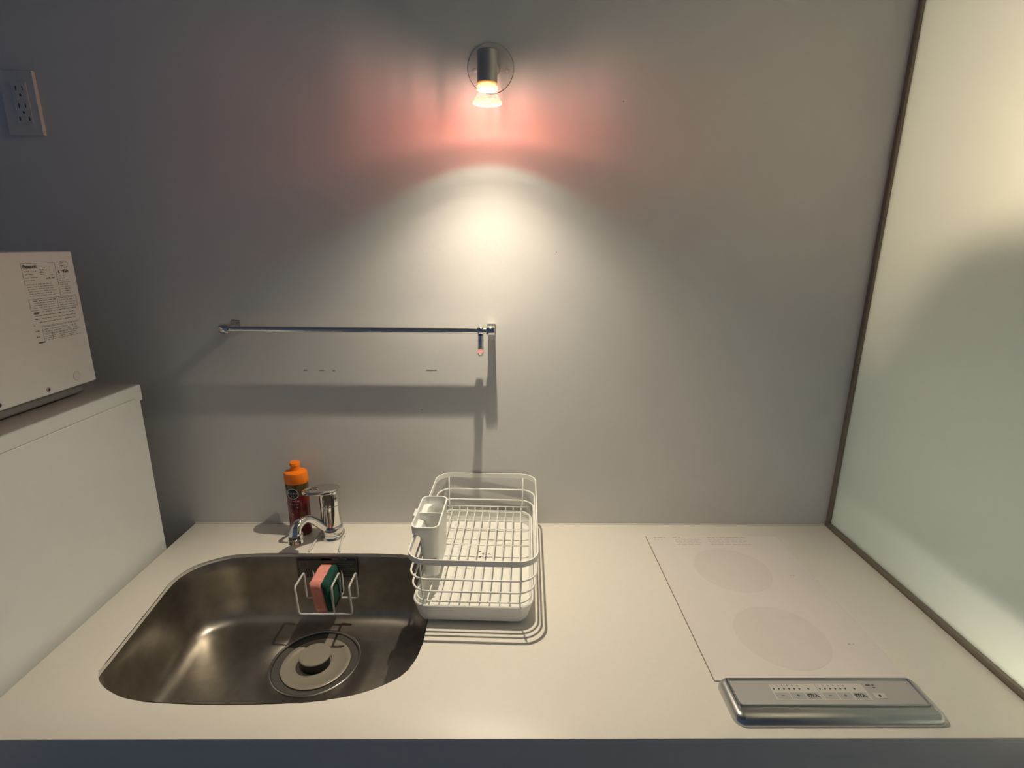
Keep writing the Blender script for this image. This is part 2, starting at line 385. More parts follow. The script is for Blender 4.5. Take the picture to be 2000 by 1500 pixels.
bm = nb(); lathe(bm, [(.0905, DZ + .0002), (.0905, DZ + .0016), (.0885, DZ + .0022), (.0868, DZ + .0012), (.0868, DZ - .003)], (*DC, 0), 72); obj('drain_rim', bm, 'satin', sk, smooth=True, )
bm = nb(); lathe(bm, [(.0862, DZ - .0040), (.0700, DZ - .0058)], (*DC, 0), 72); obj('drain_ring', bm, 'cover_dark', sk, smooth=True)
bm = nb(); lathe(bm, [(.0700, DZ - .0058), (.066, DZ - .020), (.05, DZ - .030), (0, DZ - .030)], (*DC, 0), 48); obj('drain_well', bm, 'black', sk, smooth=True)
# maker's sticker on the back of the bowl
st = obj('care_sticker', B(-.4645, -.3275, -.1388, -.1377, -.0590, -.0085), 'sticker', sk)
st['label'] = 'dark care label stuck on the back of the bowl'
Ys = -.1389
def stk(x0, x1, z0, z1, m, nm='sticker_line'): obj(nm, B(x0, x1, Ys - .0003, Ys + .0003, z0, z1), m, st)
stk(-.462, -.330, -.0155, -.0100, 'ink', 'sticker_band')
stk(-.408, -.386, -.0155, -.0100, 'stick_red', 'sticker_band')
for k in range(7): stk(-.412 + (k % 2) * .002, -.334 - (k % 3) * .006, -.0205 - k * .0052, -.0198 - k * .0052, 'rule')
for a in (-.458, -.4405): stk(a, a + .0012, -.034, -.019, 'rule')
for z in (-.0195, -.034): stk(-.458, -.439, z, z + .001, 'rule')
stk(-.453, -.443, -.030, -.025, 'ink2'); stk(-.458, -.448, -.041, -.038, 'rule'); stk(-.445, -.438, -.041, -.038, 'ink')
text('sticker_text', '使用上の注意', .0055, basis((-.366, Ys - .0004, -.0128), (1, 0, 0), (0, 0, 1)), 'rule', st)

dc = thing('drain_cover', 'round drain cover with a raised knob lying in the sink drain', 'drain cover', (*DC, DZ - .004))
bm = nb(); lathe(bm, [(.0695, DZ - .0050), (.0695, DZ - .0028), (.0675, DZ - .0018), (.060, DZ - .0030), (.058, DZ - .0042), (.038, DZ - .0046), (.0345, DZ - .0035), (.0325, DZ - .0035), (.0325, DZ - .006), (0, DZ - .006)], (*DC, 0), 72); obj('cover_disk', bm, 'cover', dc, smooth=40)
bm = nb(); lathe(bm, [(.0290, DZ - .0058), (.0285, DZ + .0150), (.0312, DZ + .0152), (.0318, DZ + .0158), (.0318, DZ + .0178), (.0308, DZ + .0188), (0, DZ + .0190)], (*DC, 0), 60, mi=[1, 0, 0, 0, 0, 0]); obj('knob', bm, ['cover', 'black'], dc, smooth=40)

# ------------------------------------------------------------------ faucet
FX, FY = -.4050, -.0620
fc = thing('faucet', 'chrome single-lever tap standing behind the sink', 'faucet', (FX, FY, 0))
bm = nb(); lathe(bm, [(0, 0), (.0270, 0), (.0270, .0030), (.0250, .0060), (.0238, .0070), (.0238, .0120), (0, .0120)], (FX, FY, 0), 48); obj('base', bm, 'chrome', fc, smooth=35)
bm = nb(); lathe(bm, [(0, .0125), (.0238, .0125), (.0250, .0150), (.0250, .0290), (.0225, .0330), (.0205, .0340)], (FX, FY, 0), 48); obj('collar', bm, 'chrome', fc, smooth=35)
bm = nb(); lathe(bm, [(.0222, .0342), (.0228, .0860), (.0220, .0868), (0, .0868)], (FX, FY, 0), 48); obj('body', bm, 'chrome', fc, smooth=35)
bm = nb(); lathe(bm, [(0, .0875), (.0224, .0875), (.0230, .0882), (.0234, .1150), (.0225, .1230), (0, .1230)], (FX, FY, 0), 48); cart = obj('cartridge_cover', bm, 'chrome', fc, smooth=35)
# lever: a wedge cap over the column that runs out into a loop towards the front left
def lever():
    bm = nb()
    th = math.radians(214); ca, sa = math.cos(th), math.sin(th)
    def T(x, y, z): return (FX + x * ca - y * sa, FY + x * sa + y * ca, z)
    o, i_, n = [], [], 32
    for k in range(n):
        a = 2 * PI * k / n
        # outer outline (teardrop): column end radius .0215, nose at .078
        c, s = math.cos(a), math.sin(a)
        cx = .0175; x = cx + .0430 * c; y = .0235 * s * (1 - .22 * max(c, 0))
        o.append((x, y)); i_.append((.0375 + .0165 * c, .0125 * s * (1 - .15 * max(c, 0))))
    def zt(x): return .1290 + .0060 * (x / .07)
    def zb(x): return .1225 + .0080 * max(0, x) / .07
    tO = [bm.verts.new(T(x, y, zt(x))) for x, y in o]; tI = [bm.verts.new(T(x, y, zt(x))) for x, y in i_]
    bO = [bm.verts.new(T(x, y, zb(x) - .003)) for x, y in o]; bI = [bm.verts.new(T(x, y, zb(x) - .003)) for x, y in i_]
    for A, Bb in ((tO, tI), (bI, bO), (tI, bI), (bO, tO)):
        for k in range(n): bm.faces.new((A[k], A[(k + 1) % n], Bb[(k + 1) % n], Bb[k]))
    bmesh.ops.recalc_face_normals(bm, faces=bm.faces)
    es = [e for l in (tO, tI, bO, bI) for k in range(n) if (e := bm.edges.get((l[k], l[(k + 1) % n])))]
    bmesh.ops.bevel(bm, geom=es, offset=.0016, segments=3, profile=.5, affect='EDGES')
    return bm
obj('lever', lever(), 'chrome', fc, smooth=40)
# spout
P = [(FX - .006, FY - .010, .0235), (FX - .019, FY - .022, .044), (FX - .031, FY - .035, .0635), (FX - .040, FY - .047, .0715), (FX - .049, FY - .061, .0700), (FX - .0545, FY - .071, .0620), (FX - .0560, FY - .0745, .0480)]
Pn = []
for i in range(len(P) - 1):
    for k in range(4):
        p0, p1, p2, p3 = [Vector(P[max(0, min(len(P) - 1, i + q))]) for q in (-1, 0, 1, 2)]; t = k / 4
        Pn.append(.5 * ((2 * p1) + (-p0 + p2) * t + (2 * p0 - 5 * p1 + 4 * p2 - p3) * t * t + (-p0 + 3 * p1 - 3 * p2 + p3) * t ** 3))
Pn.append(Vector(P[-1])); nn = len(Pn)
rad = [.0098 - .0006 * math.sin(PI * i / nn) + .0055 * max(0, (i / nn - .5) / .5) for i in range(nn)]
bm = nb(); tube(bm, Pn, .009, 24, radii=rad); obj('spout', bm, 'chrome', fc, smooth=50)
tip = (FX - .0560, FY - .0745, .0120)
bm = nb(); lathe(bm, [(0, .043), (.0130, .0425), (.0158, .0390), (.0162, .0370), (.0162, .0290), (.0154, .0284), (.0154, .0275), (.0162, .0268), (.0160, .0180), (.0130, .0165), (.0115, .0165), (.0115, .0200), (0, .0200)], tip, 36); obj('aerator', bm, 'chrome', fc, smooth=35)
bm = nb(); lathe(bm, [(0, .0195), (.0114, .0195)], tip, 24); obj('aerator_screen', bm, 'black', fc)

# ------------------------------------------------------------------ soap bottle
BX, BY = -.4860, -.0440
bt = thing('dish_soap_bottle', 'dark red dish soap bottle with an orange cap behind the tap', 'bottle', (BX, BY, 0))
def oval(r, sx, sy, z, n=40): return [(BX + r * sx * math.cos(2 * PI * k / n), BY + r * sy * math.sin(2 * PI * k / n), z) for k in range(n)]
bm = nb()
loft(bm, [oval(.022, 1, .72, 0), oval(.0248, 1, .74, .003), oval(.0256, 1, .76, .02), oval(.0254, 1, .78, .055), oval(.0255, 1, .78, .075), oval(.0262, 1, .78, .105), oval(.0268, 1, .79, .125), oval(.0268, 1, .80, .1345), oval(.022, 1, .9, .1375)], cap0=True, cap1=True, mi=[0, 0, 0, 0, 0, 1, 1, 1])
obj('bottle_body', bm, ['soap_red', 'soap_olive'], bt, smooth=45)
bm = nb(); loft(bm, [oval(.0270, 1, .82, .1350), oval(.0274, 1, .84, .1370), oval(.0270, 1, .86, .1560), oval(.0255, 1, .88, .1610), oval(.0120, 1, 1, .1660)], cap0=True, cap1=True); cp = obj('cap', bm, 'orange', bt, smooth=40)
bm = nb(); lathe(bm, [(.0105, .1655), (.0105, .1760), (.0118, .1775), (.0118, .1840), (.0110, .1850), (0, .1850)], (BX, BY, 0), 32); obj('spout_cap', bm, 'orange', cp, smooth=40)
def wrap(bm, d=.0006):
    for v in bm.verts:               # lays a flat x/z sheet round the front of the bottle
        x = v.co.x - BX; z = v.co.z; r = (.0245 + (.0262 - .0245) * max(0, min(1, (z - .06) / .05))) if z < .11 else .0262 + .0008 * min(1, (z - .11) / .02)
        s = max(-.97, min(.97, x / r)); v.co.y = BY - .785 * r * math.sqrt(1 - s * s) - d + v.co.y
def flat(pts, d):
    bm = nb(); vs = [bm.verts.new((BX + x, 0, z)) for x, z in pts]; bm.faces.new(vs)
    bmesh.ops.triangulate(bm, faces=bm.faces); return bm
def gridsheet(x0, x1, z0, z1, nx=10, nz=4):
    bm = nb(); V = [[bm.verts.new((BX + x0 + (x1 - x0) * i / nx, 0, z0 + (z1 - z0) * j / nz)) for j in range(nz + 1)] for i in range(nx + 1)]
    for i in range(nx):
        for j in range(nz): bm.faces.new((V[i][j], V[i + 1][j], V[i + 1][j + 1], V[i][j + 1]))
    return bm
lb = gridsheet(-.0185, .0125, .0300, .0960); wrap(lb, .0004); lbo = obj('label_sheet', lb, 'label_red', bt, smooth=True)
def disc(cx, cz, rx, rz, r0=0):
    bm = nb(); n = 28; rs = [r0, (r0 + 1) / 2, 1] if r0 else [.0001, .5, 1]
    R_ = [[bm.verts.new((BX + cx + rx * q * math.cos(2 * PI * k / n), 0, cz + rz * q * math.sin(2 * PI * k / n))) for k in range(n)] for q in rs]
    for j in range(2):
        for k in range(n): bm.faces.new((R_[j][k], R_[j][(k + 1) % n], R_[j + 1][(k + 1) % n], R_[j + 1][k]))
    return bm
CX = -.0035
b_ = disc(CX, .1120, .0130, .0125); wrap(b_, .0008); em = obj('emblem', b_, 'navy', bt, smooth=True)
b_ = disc(CX, .1120, .0142, .0137, .90); wrap(b_, .0010); obj('emblem_ring', b_, 'paper', em, smooth=True)
def wtext(nm, s, size, x, z, m, par, d, bold=0):
    o = text(nm, s, size, basis((BX + x, 0, z), (1, 0, 0), (0, 0, 1)), m, par, ext=0, bold=bold)
    off = wloc(par); bm = nb(); bm.from_mesh(o.data); bmesh.ops.translate(bm, verts=bm.verts, vec=off); 
    for v in bm.verts: v.co.y = 0
    wrap(bm, d); bmesh.ops.translate(bm, verts=bm.verts, vec=-off); bm.to_mesh(o.data); bm.free()
wtext('emblem_text', 'キュキュ', .0066, CX, .1135, 'paper', em, .0012, .0001)
wtext('emblem_text', 'ット', .0056, CX, .1065, 'paper', em, .0012, .0001)
wtext('label_text', 'クリア除菌', .0056, CX, .0925, 'pink_print', lbo, .0008, .0001)
wtext('label_text', 'オレンジ', .0058, CX, .0850, 'pink_print', lbo, .0008, .0001)
b_ = disc(.0045, .0765, .0016, .0016); wrap(b_, .0008); obj('label_dot', b_, 'pink_print', lbo)
b_ = disc(-.002, .0635, .0085, .0085, .72); wrap(b_, .0008); obj('label_ring', b_, 'soap_red', lbo)
b_ = disc(-.008, .0580, .0022, .0022); wrap(b_, .0009); obj('label_dot', b_, 'pink_print', lbo)
b_ = disc(-.0105, .0520, .0016, .0016); wrap(b_, .0009); obj('label_dot', b_, 'pink_print', lbo)

# ------------------------------------------------------------------ wire sponge holder round the tap and the sponge in it
sh = thing('sponge_holder', 'white wire sponge holder hooked round the tap and hanging into the sink', 'sponge holder', (-.405, -.13, 0))
wr = .0023
bm = nb()
arc = [(-.405 + .0305 * math.cos(math.radians(a)), FY + .0305 * math.sin(math.radians(a)), .0075) for a in range(-20, 201, 14)]
hk = [(-.360, -.1690, -.0890), (-.3610, -.1450, -.0895), (-.3680, -.1290, .0042), (-.3700, -.1215, .0042)] + arc + [(-.4360, -.1215, .0042), (-.4370, -.1290, .0042), (-.4220, -.1450, -.0915), (-.4220, -.1690, -.0890)]
pt = fillet(hk, .006, 4); tube(bm, pt, wr, 10); obj('hook_wire', bm, 'wire', sh, smooth=True)
zf, zb_ = -.0900, -.0900; yf, yb = -.2245, -.1700; yt, yt2 = -.2180, -.1660; zt_ = -.028
xl, xm, xr = -.4355, -.3585, -.3205
bm = nb(); tube(bm, fillet([(xm + .002, yf, zf), (xl + .003, yf, zf), (xl - .003, yt, zt_), (xl - .003, yt2, zt_), (xl, yb, zb_), (xr, yb, zb_), (xr - .003, yt2, zt_), (xr - .003, yt, zt_), (xr + .002, yf, zf), (xm + .002, yf, zf)], .006, 4), wr, 10); obj('basket_wire', bm, 'wire', sh, smooth=True)
bm = nb(); tube(bm, fillet([(xm + .0005, yf + .003, zf + .002), (xm - .002, yt, zt_), (xm - .002, yt2, zt_), (xm, yb, zb_)], .006, 4), wr, 10); obj('divider_wire', bm, 'wire', sh, smooth=True)
sp = thing('kitchen_sponge', 'pink and dark green kitchen sponge standing in the wire holder', 'sponge', (-.395, -.196, -.087))
def slab(x0, x1, m, nm, sg=1.5):
    bm = nb(); box(bm, x0, x1, -.2200, -.1500, -.0870, -.0190)
    bmesh.ops.subdivide_edges(bm, edges=bm.edges, cuts=5, use_grid_fill=True)
    for v in bm.verts:
        t = (v.co.z + .087) / .068
        v.co.x += (t - .5) * -.012 + .0015 * math.sin(v.co.y * 120) ; v.co.y += (t - .5) * .004
    bmesh.ops.bevel(bm, geom=[e for e in bm.edges if len(e.link_faces) == 2 and e.calc_face_angle() > .8], offset=.0016, segments=2, affect='EDGES')
    obj(nm, bm, m, sp, smooth=True)
slab(-.4120, -.3868, 'sponge', 'foam'); slab(-.3866, -.3755, 'scour', 'scouring_pad')

# ------------------------------------------------------------------ dish rack
X0, X1, Y0, Y1 = -.1620, .0640, -.3700, -.0130
rk = thing('dish_rack', 'white wire dish rack on a shallow tray between sink and cooktop', 'dish rack', ((X0 + X1) / 2, (Y0 + Y1) / 2, 0))
bm = nb(); so = rrect
loft(bm, [z3(so(X0 + .014, X1 - .014, Y0 + .010, Y1 - .010, .022), .0060), z3(so(X0 + .010, X1 - .010, Y0 + .006, Y1 - .006, .024), .0075), z3(so(X0 + .002, X1 - .002, Y0 + .001, Y1 - .001, .028), .0350), z3(so(X0, X1, Y0, Y1, .030), .0400), z3(so(X0 + .0015, X1 - .0015, Y0 + .0015, Y1 - .0015, .029), .0415),
          z3(so(X0 + .0045, X1 - .0045, Y0 + .0045, Y1 - .0045, .027), .0405), z3(so(X0 + .008, X1 - .008, Y0 + .008, Y1 - .008, .025), .0160), z3(so(X0 + .016, X1 - .016, Y0 + .014, Y1 - .014, .018), .0125)], cap0=True, cap1=True)
tr = obj('tray', bm, 'white_coat', rk, smooth=50)
for fx in (X0 + .035, X1 - .035):
    for fy in (Y0 + .022, Y1 - .030):
        obj('foot', B(fx - .014, fx + .014, fy - .008, fy + .008, 0, .0062, bev=.001), 'white_plastic', tr)
bm = nb(); lathe(bm, [(0, .0152), (.0015, .0152), (.0016, .0126)], (0, 0, 0), 8); bm.free()
for x, y, r in [(-.0572, -.1444, .0026), (-.0477, -.1526, .0040), (-.0362, -.1526, .0024), (-.0551, -.1648, .0028), (-.0465, -.1395, .0018), (-.044, -.166, .0018)]:
    bm = nb(); lathe(bm, [(0, .01285), (r * .8, .01290), (r, .0127)], (x + .003, y - .002, 0), 14); obj('drain_hole', bm, 'ink2', tr)
# curved lines raised on the tray floor, put in for shadow lines
for s, yy in ((1, -.105), (-1, -.200)):
    bm = nb(); pp = [(X0 + .022 + (X1 - X0 - .044) * k / 16, yy - s * 0 - .012 * math.sin(PI * k / 16), .0128) for k in range(17)]
    tube(bm, pp, .0011, 6); obj('shadow_curve', bm, 'white_coat', tr, smooth=True)
# rings of the basket
def ring(x0, x1, y0, y1, z, r, rr=.034, nm='ring_wire', par=rk):
    bm = nb(); tube(bm, z3(rrect(x0, x1, y0, y1, rr, 9), z), r, 10, closed=True); return obj(nm, bm, 'white_coat', par, smooth=True)
ring(X0 - .0025, X1 + .0040, Y0 - .002, Y1 + .006, .0980, .0019)
ring(X0 - .0005, X1 + .0020, Y0 + .0005, Y1 + .003, .0715, .0019)
ring(X0 + .006, X1 - .006, Y0 + .0065, Y1 - .0065, .0465, .0017, .026)
bm = nb(); l = [rrect(X0 - .0060 + a, X1 + .0075 - a, Y0 - .0060 + a, Y1 + .0085 - a, .038 - a, 9) for a in (0, .0025)]
loft(bm, [z3(l[0], .1290), z3(l[0], .1400), z3(l[1], .1400), z3(l[1], .1290)], closed_ring=True)
bmesh.ops.bevel(bm, geom=[e for e in bm.edges if e.calc_face_angle(0) > 1.2], offset=.0008, segments=2, affect='EDGES')
obj('rim_band', bm, 'white_coat', rk, smooth=40)
for x in (-.1410, .0400):
    for s in (-1, 1):
        yo = (Y0 - .0008 if s < 0 else Y1 + .0045)
        yi = Y0 + .0055 if s < 0 else Y1 - .0065
        bm = nb(); tube(bm, fillet([(x, (Y0 - .0010) if s < 0 else Y1 + .0045, .1300), (x, (Y0 + .0035) if s < 0 else Y1 - .0000, .072), (x + (.003 if x < 0 else -.003), Y0 + .0082 if s < 0 else Y1 - .0082, .0440)], .01), .0016, 8); obj('upright_wire', bm, 'white_coat', rk, smooth=True)
for i in range(10):
    x = X0 + .0290 + i * .0188
    bm = nb(); tube(bm, fillet([(x, Y0 + .0065, .0485), (x, Y0 + .0078, .0445), (x, Y1 - .0078, .0445), (x, Y1 - .0072, .0570)], .004), .0014, 8)
    obj('floor_wire', bm, 'white_coat', rk, smooth=True)
ring(X0 + .006, X1 - .006, Y1 - .0360, Y1 - .0062, .0575, .0014, .012) if False else None
bm = nb(); tube(bm, [(X0 + .010, Y1 - .0070, .0585), (X1 - .010, Y1 - .0070, .0585)], .0014, 8); obj('cross_wire', bm, 'white_coat', rk, smooth=True)
for y in (-.0600, -.0980, -.1660):
    bm = nb(); tube(bm, [(X0 + .0065, y, .0420), (X1 - .0065, y, .0420)], .0015, 8); obj('cross_wire', bm, 'white_coat', rk, smooth=True)
for i in range(9):                       # little upstands that keep plates apart
    x = X0 + .0371 + i * .0182
    bm = nb(); tube(bm, fillet([(x - .0, -.1100, .0440), (x, -.1120, .0560), (x, -.1260, .0560), (x, -.1280, .0440)], .004), .0013, 8); bm.free()

# ------------------------------------------------------------------ cutlery holder
ch = thing('cutlery_holder', 'white two-compartment cutlery holder in the left side of the dish rack', 'cutlery holder', (-.150, -.230, .046))
def cut():
    bm = nb()
    a = lambda x0, x1, y0, y1, r, z: z3(rrect(x0, x1, y0, y1, r, 6), z)
    loft(bm, [a(-.1560, -.1280, -.2860, -.1780, .010, .0470), a(-.1570, -.1270, -.2880, -.1760, .011, .049), a(-.1610, -.1255, -.2940, -.1700, .012, .1300), a(-.1650, -.1250, -.2955, -.1690, .012, .1390), a(-.1765, -.1240, -.2965, -.1680, .013, .1420), a(-.1775, -.1230, -.2980, -.1660, .014, .1600), a(-.1745, -.1260, -.2950, -.1690, .012, .1600), a(-.1735, -.1268, -.2940, -.1700, .011, .1440), a(-.1630, -.1280, -.2925, -.1715, .011, .1410), a(-.1590, -.1280, -.2915, -.1725, .010, .1290), a(-.1550, -.1290, -.2850, -.1790, .009, .0500)], cap0=True, cap1=True)
    return bm
obj('holder_body', cut(), 'white_plastic', ch, smooth=40)
obj('divider', B(-.1720, -.1272, -.2360, -.2335, .060, .1575), 'white_plastic', ch)
bm = nb(); l0 = rrect(-.156, -.129, -.2943, -.2925, .0008, 2)
box(bm, -.1440, -.1255, -.2915, -.2900, .0800, .0900, bev=.0007); obj('drain_slot', bm, 'paper', ch)
bm = nb(); box(bm, -.1830, -.1780, -.2500, -.2200, .1180, .1590, bev=.0018); obj('rim_hook', bm, 'white_plastic', ch)

# ------------------------------------------------------------------ cooktop
ck = thing('induction_cooktop', 'white two-zone glass cooktop with a metal control panel set in the worktop', 'cooktop', (.508, -.29, 0))
g = B(.3505, .6680, -.4985, -.0600, .0002, .0030, bev=.0007); obj('glass_plate', g, 'cook', ck)
bm = nb(); l1 = [z3(rrect(.3493 + a, .6692 - a, -.4990 + a, -.0588 - a, .002, 2), .0004) for a in (0, .0012)]; loft(bm, l1); obj('edge_shadow_line', bm, 'frame', ck)  # thin dark ring drawn in for the shadow seam round the plate
for cx, cy in ((.5030, -.1975), (.5080, -.3990)):
    bm = nb(); lathe(bm, [(0, .00320), (.0795, .00320), (.0800, .00300)], (cx, cy, 0), 72); obj('cooking_zone', bm, 'burner', ck)
def dash(x0, x1, y, h, z, m, par, nm='fine_print'):
    obj(nm, B(x0, x1, y - h / 2, y + h / 2, z, z + .0002), m, par)
random.seed(7)
gl = ck.children[0] if ck.children else ck
def rowtext(x0, x1, y, h, z, m, par, gap=.3):
    bm = nb(); x = x0
    while x < x1:
        wd = random.uniform(.004, .016); box(bm, x, min(x + wd, x1), y - h / 2, y + h / 2, z, z + .0002); x += wd + random.uniform(.0015, .005)
    obj('fine_print', bm, m, par)
for k, (a, b) in enumerate([(.3660, .3950), (.3660, .3860)]): rowtext(a, b, -.0695 - k * .008, .0018, .0031, 'print', gl)
rowtext(.4120, .4300, -.0690, .0022, .0031, 'print', gl)
for k in range(4): rowtext(.4150, .4750 - .006 * (k % 2), -.0770 - k * .0075, .0016, .0031, 'print', gl)
for k in range(5): rowtext(.4950, .5900 - .012 * (k % 2), -.0690 - k * .0075, .0016, .0031, 'print', gl)
rowtext(.6180, .6290, -.2190, .002, .0031, 'print', gl); rowtext(.6170, .6280, -.4190, .002, .0031, 'print', gl)
def lp(d, z): return z3([(x, y) for x, y in rrect(.3500 + d, .6700 - d, -.5830 + d, -.4990 - d * .6, .0005 + max(.0005, .016 - d), 6)], z)
bm = nb(); loft(bm, [lp(0, .0003), lp(.0005, .0040), lp(.0040, .0100), lp(.0075, .0125), lp(.0100, .0135), lp(.0125, .0138), lp(.0135, .0126), ], cap0=True, cap1=True)
for v in bm.verts:
    if v.co.y < -.545: v.co.y = -.545 + (v.co.y + .545) * 1.0
pn = obj('control_panel', bm, 'brush', ck, smooth=50); pn['label'] = 'raised brushed metal control panel with keys'
zs = .0130
obj('control_sheet', B(.3665, .6535, -.5555, -.5100, .0126, zs, bev=.0002), 'sheet', pn)
bm = nb(); ra = lambda a, z: z3(rrect(.3635 + a, .6570 - a, -.5590 + a, -.5065 - a, .006 - a, 5), z)
loft(bm, [ra(0, .0132), ra(.0008, .0152), ra(.0022, .0152), ra(.0032, .0130)]); obj('raised_lip', bm, 'brush', pn, smooth=50)
zq = zs + .0001
def pad(x0, x1, y0, y1, m, nm, z=zq): obj(nm, B(x0, x1, y0, y1, z - .0001, z + .0002), m, pn)
pad(.4265, .4985, -.5475, -.5165, 'sheet_light', 'key_field'); pad(.5000, .5740, -.5475, -.5165, 'sheet_light', 'key_field')
zq += .0002
for a, s in [(.4285, '−'), (.4522, '+'), (.5020, '−'), (.5255, '+')]:
    pad(a, a + .0215, -.5460, -.5335, 'button', 'key', zq)
    text('key_sign', s, .010, basis((a + .0105, -.5398, zq + .0003), (1, 0, 0), (0, 1, 0)), 'ink', pn)
for a in (.4752, .5488):
    pad(a, a + .0215, -.5460, -.5335, 'button', 'key', zq)
    text('key_text', '切/入', .0078, basis((a + .0108, -.5398, zq + .0003), (1, 0, 0), (0, 1, 0)), 'ink', pn, bold=.00035)
for a in (.4308, .5035):
    for k in range(6):
        x = a + k * .00805
        bm = nb(); lathe(bm, [(0, zq + .0003), (.0014, zq + .0003), (.0014, zq)], (x, -.5262, 0), 10); obj('level_light', bm, 'ink', pn)
        text('level_number', str(k + 1), .0048, basis((x, -.5200, zq), (1, 0, 0), (0, 1, 0)), 'ink2', pn)
    bm = nb(); lathe(bm, [(0, zq + .0003), (.0014, zq + .0003), (.0014, zq)], (a + .0545, -.5262, 0), 10); obj('level_light', bm, 'ink', pn)
pad(.5805, .5985, -.5445, -.5345, 'sheet_light', 'key', zq)
bm = nb(); lathe(bm, [(0, zq + .0006), (.0020, zq + .0006), (.0020, zq)], (.5892, -.5398, 0), 12); obj('key_sign', bm, 'ink', pn)
rowtext(.5800, .5930, -.5190, .0022, zq, 'ink2', pn); rowtext(.5885, .5925, -.5240, .0014, zq, 'ink2', pn)

# ------------------------------------------------------------------ towel rail and its hook
RY, RZ = -.0420, .4975
rl = thing('towel_rail', 'slim chrome towel rail fixed to the wall above the tap', 'towel rail', (-.315, 0, RZ))
bm = nb(); tube(bm, [(-.6000, RY, RZ), (-.0340, RY, RZ)], .0066, 24); obj('bar', bm, 'chrome', rl, smooth=50)
for s, x in ((0, -.6180), (1, -.0350)):
    bm = nb(); lathe(bm, [(0, x), (.0100, x), (.0106, x + .0008), (.0106, x + .0182), (.0100, x + .0190), (0, x + .0190)], (0, RY, RZ), 32, axis='x'); e_ = obj('end_cap', bm, 'chrome', rl, smooth=40)
    x2 = -.6040 if s == 0 else -.0245
    obj('bracket', B(x2 - .008, x2 + .008, RY + .004, -.0042, RZ - .0065, RZ + .0065, bev=.0015), 'chrome', rl)
    obj('wall_plate', B(x2 - .0095, x2 + .0095, -.0040, -.0001, RZ - (.0140 if s == 0 else .0100), RZ + (.0140 if s == 0 else .0100), bev=.0012), 'satin', rl)
hkk = thing('sliding_hook', 'small chrome hook hanging at the right end of the towel rail', 'hook', (-.0475, RY, RZ - .05))
bm = nb(); lathe(bm, [(.0068, -.0540), (.0094, -.0540), (.0098, -.0534), (.0098, -.0416), (.0094, -.0410), (.0068, -.0410)], (0, RY, RZ), 32, axis='x'); obj('sleeve', bm, 'chrome', hkk, smooth=40)
bm = nb(); tube(bm, fillet([(-.0475, RY, RZ - .0095), (-.0475, RY, RZ - .0440), (-.0475, RY - .003, RZ - .0490), (-.0475, RY - .0150, RZ - .0490), (-.0475, RY - .0200, RZ - .0420)], .006, 6), .0068, 14); obj('hook_arm', bm, 'chrome', hkk, smooth=50)
for z in (RZ - .024, RZ - .040):
    bm = nb(); lathe(bm, [(.0060, z), (.0078, z + .0005), (.0078, z + .0030), (.0060, z + .0035)], (-.0475, RY, 0), 20); obj('hook_collar', bm, 'chrome', hkk, smooth=40)

# ------------------------------------------------------------------ wall lamp
lm = thing('wall_lamp', 'silver wall spotlight with a bare glowing halogen bulb', 'lamp', (-.0257, 0, 1.026))
bm = nb(); lathe(bm, [(0, -.0045), (.0440, -.0045), (.0462, -.0038), (.0468, -.0025), (.0468, 0)], (-.0257, 0, 1.0260), 64, axis='y', mi=[0, 0, 1, 1]); obj('wall_plate', bm, ['lamp_plate', 'black'], lm, smooth=40)
for x in (-.0574, .0082):
    bm = nb(); lathe(bm, [(0, -.0072), (.0030, -.0070), (.0044, -.0055), (.0046, -.0045)], (x, 0, 1.0212), 20, axis='y'); obj('screw', bm, 'lamp_plate', lm, smooth=True)
bm = nb(); tube(bm, [(-.0180, -.0045, 1.0240), (-.0180, -.0500, 1.0160), (-.0180, -.1180, .9990)], .0085, 20, radii=[.0120, .0085, .0085]); obj('arm', bm, 'lamp_metal', lm, smooth=50)
bm = nb(); lathe(bm, [(0, -.0080), (.0110, -.0080), (.0110, .0075), (0, .0075)], (-.0180, -.1240, .9980), 24, axis='x'); obj('knuckle', bm, 'lamp_metal', lm, smooth=40)
bm = nb(); lathe(bm, [(0, 1.0120), (.0165, 1.0120), (.0180, 1.0108), (.0180, .9605), (.0170, .9600), (.0165, .9620), (.0160, .9770), (0, .9770)], (LX, LY, 0), 48); obj('socket', bm, 'lamp_metal', lm, smooth=40)
bm = nb(); lathe(bm, [(.0178, .9620), (.0179, .9588), (.0150, .9584), (0, .9584)], (LX, LY, 0), 48); obj('socket_mouth', bm, 'amber', lm, smooth=40)
bu = thing('tmp', None, None); bpy.data.objects.remove(bu)
bulb = obj('bulb', (lambda b: (lathe(b, [(.0258, .9270), (.0262, .9284), (.0245, .9304), (.0222, .9352), (.0190, .9405), (.0155, .9445), (.0120, .9468)], (LX, LY, 0), 48), b)[1])(nb()), 'cup', lm, smooth=True)
bulb['label'] = 'glowing glass reflector bulb'
bm = nb(); lathe(bm, [(0, .9284), (.0255, .9280)], (LX, LY, 0), 40); obj('front_glass', bm, 'lens', bulb)
bm = nb(); lathe(bm, [(.0250, .9268), (.0262, .9264), (.0266, .9278), (.0262, .9294), (.0250, .9290)], (LX, LY, 0), 48); obj('glass_rim', bm, 'hot_neck', bulb, smooth=True)
bm = nb(); lathe(bm, [(.0120, .9468), (.0185, .9490), (.0190, .9540), (.0150, .9575), (0, .9578)], (LX, LY, 0), 40); obj('bulb_neck', bm, 'hot_neck', bulb, smooth=True)
bm = nb(); lathe(bm, [(0, .9320), (.0026, .9328), (.0026, .9345), (.0016, .9350)], (LX, LY, 0), 16)
lathe(bm, [(.0020, .9450), (.0030, .9456), (.0028, .9480), (0, .9484)], (LX, LY, 0), 16); obj('filament_tube', bm, 'hot', bulb, smooth=True)
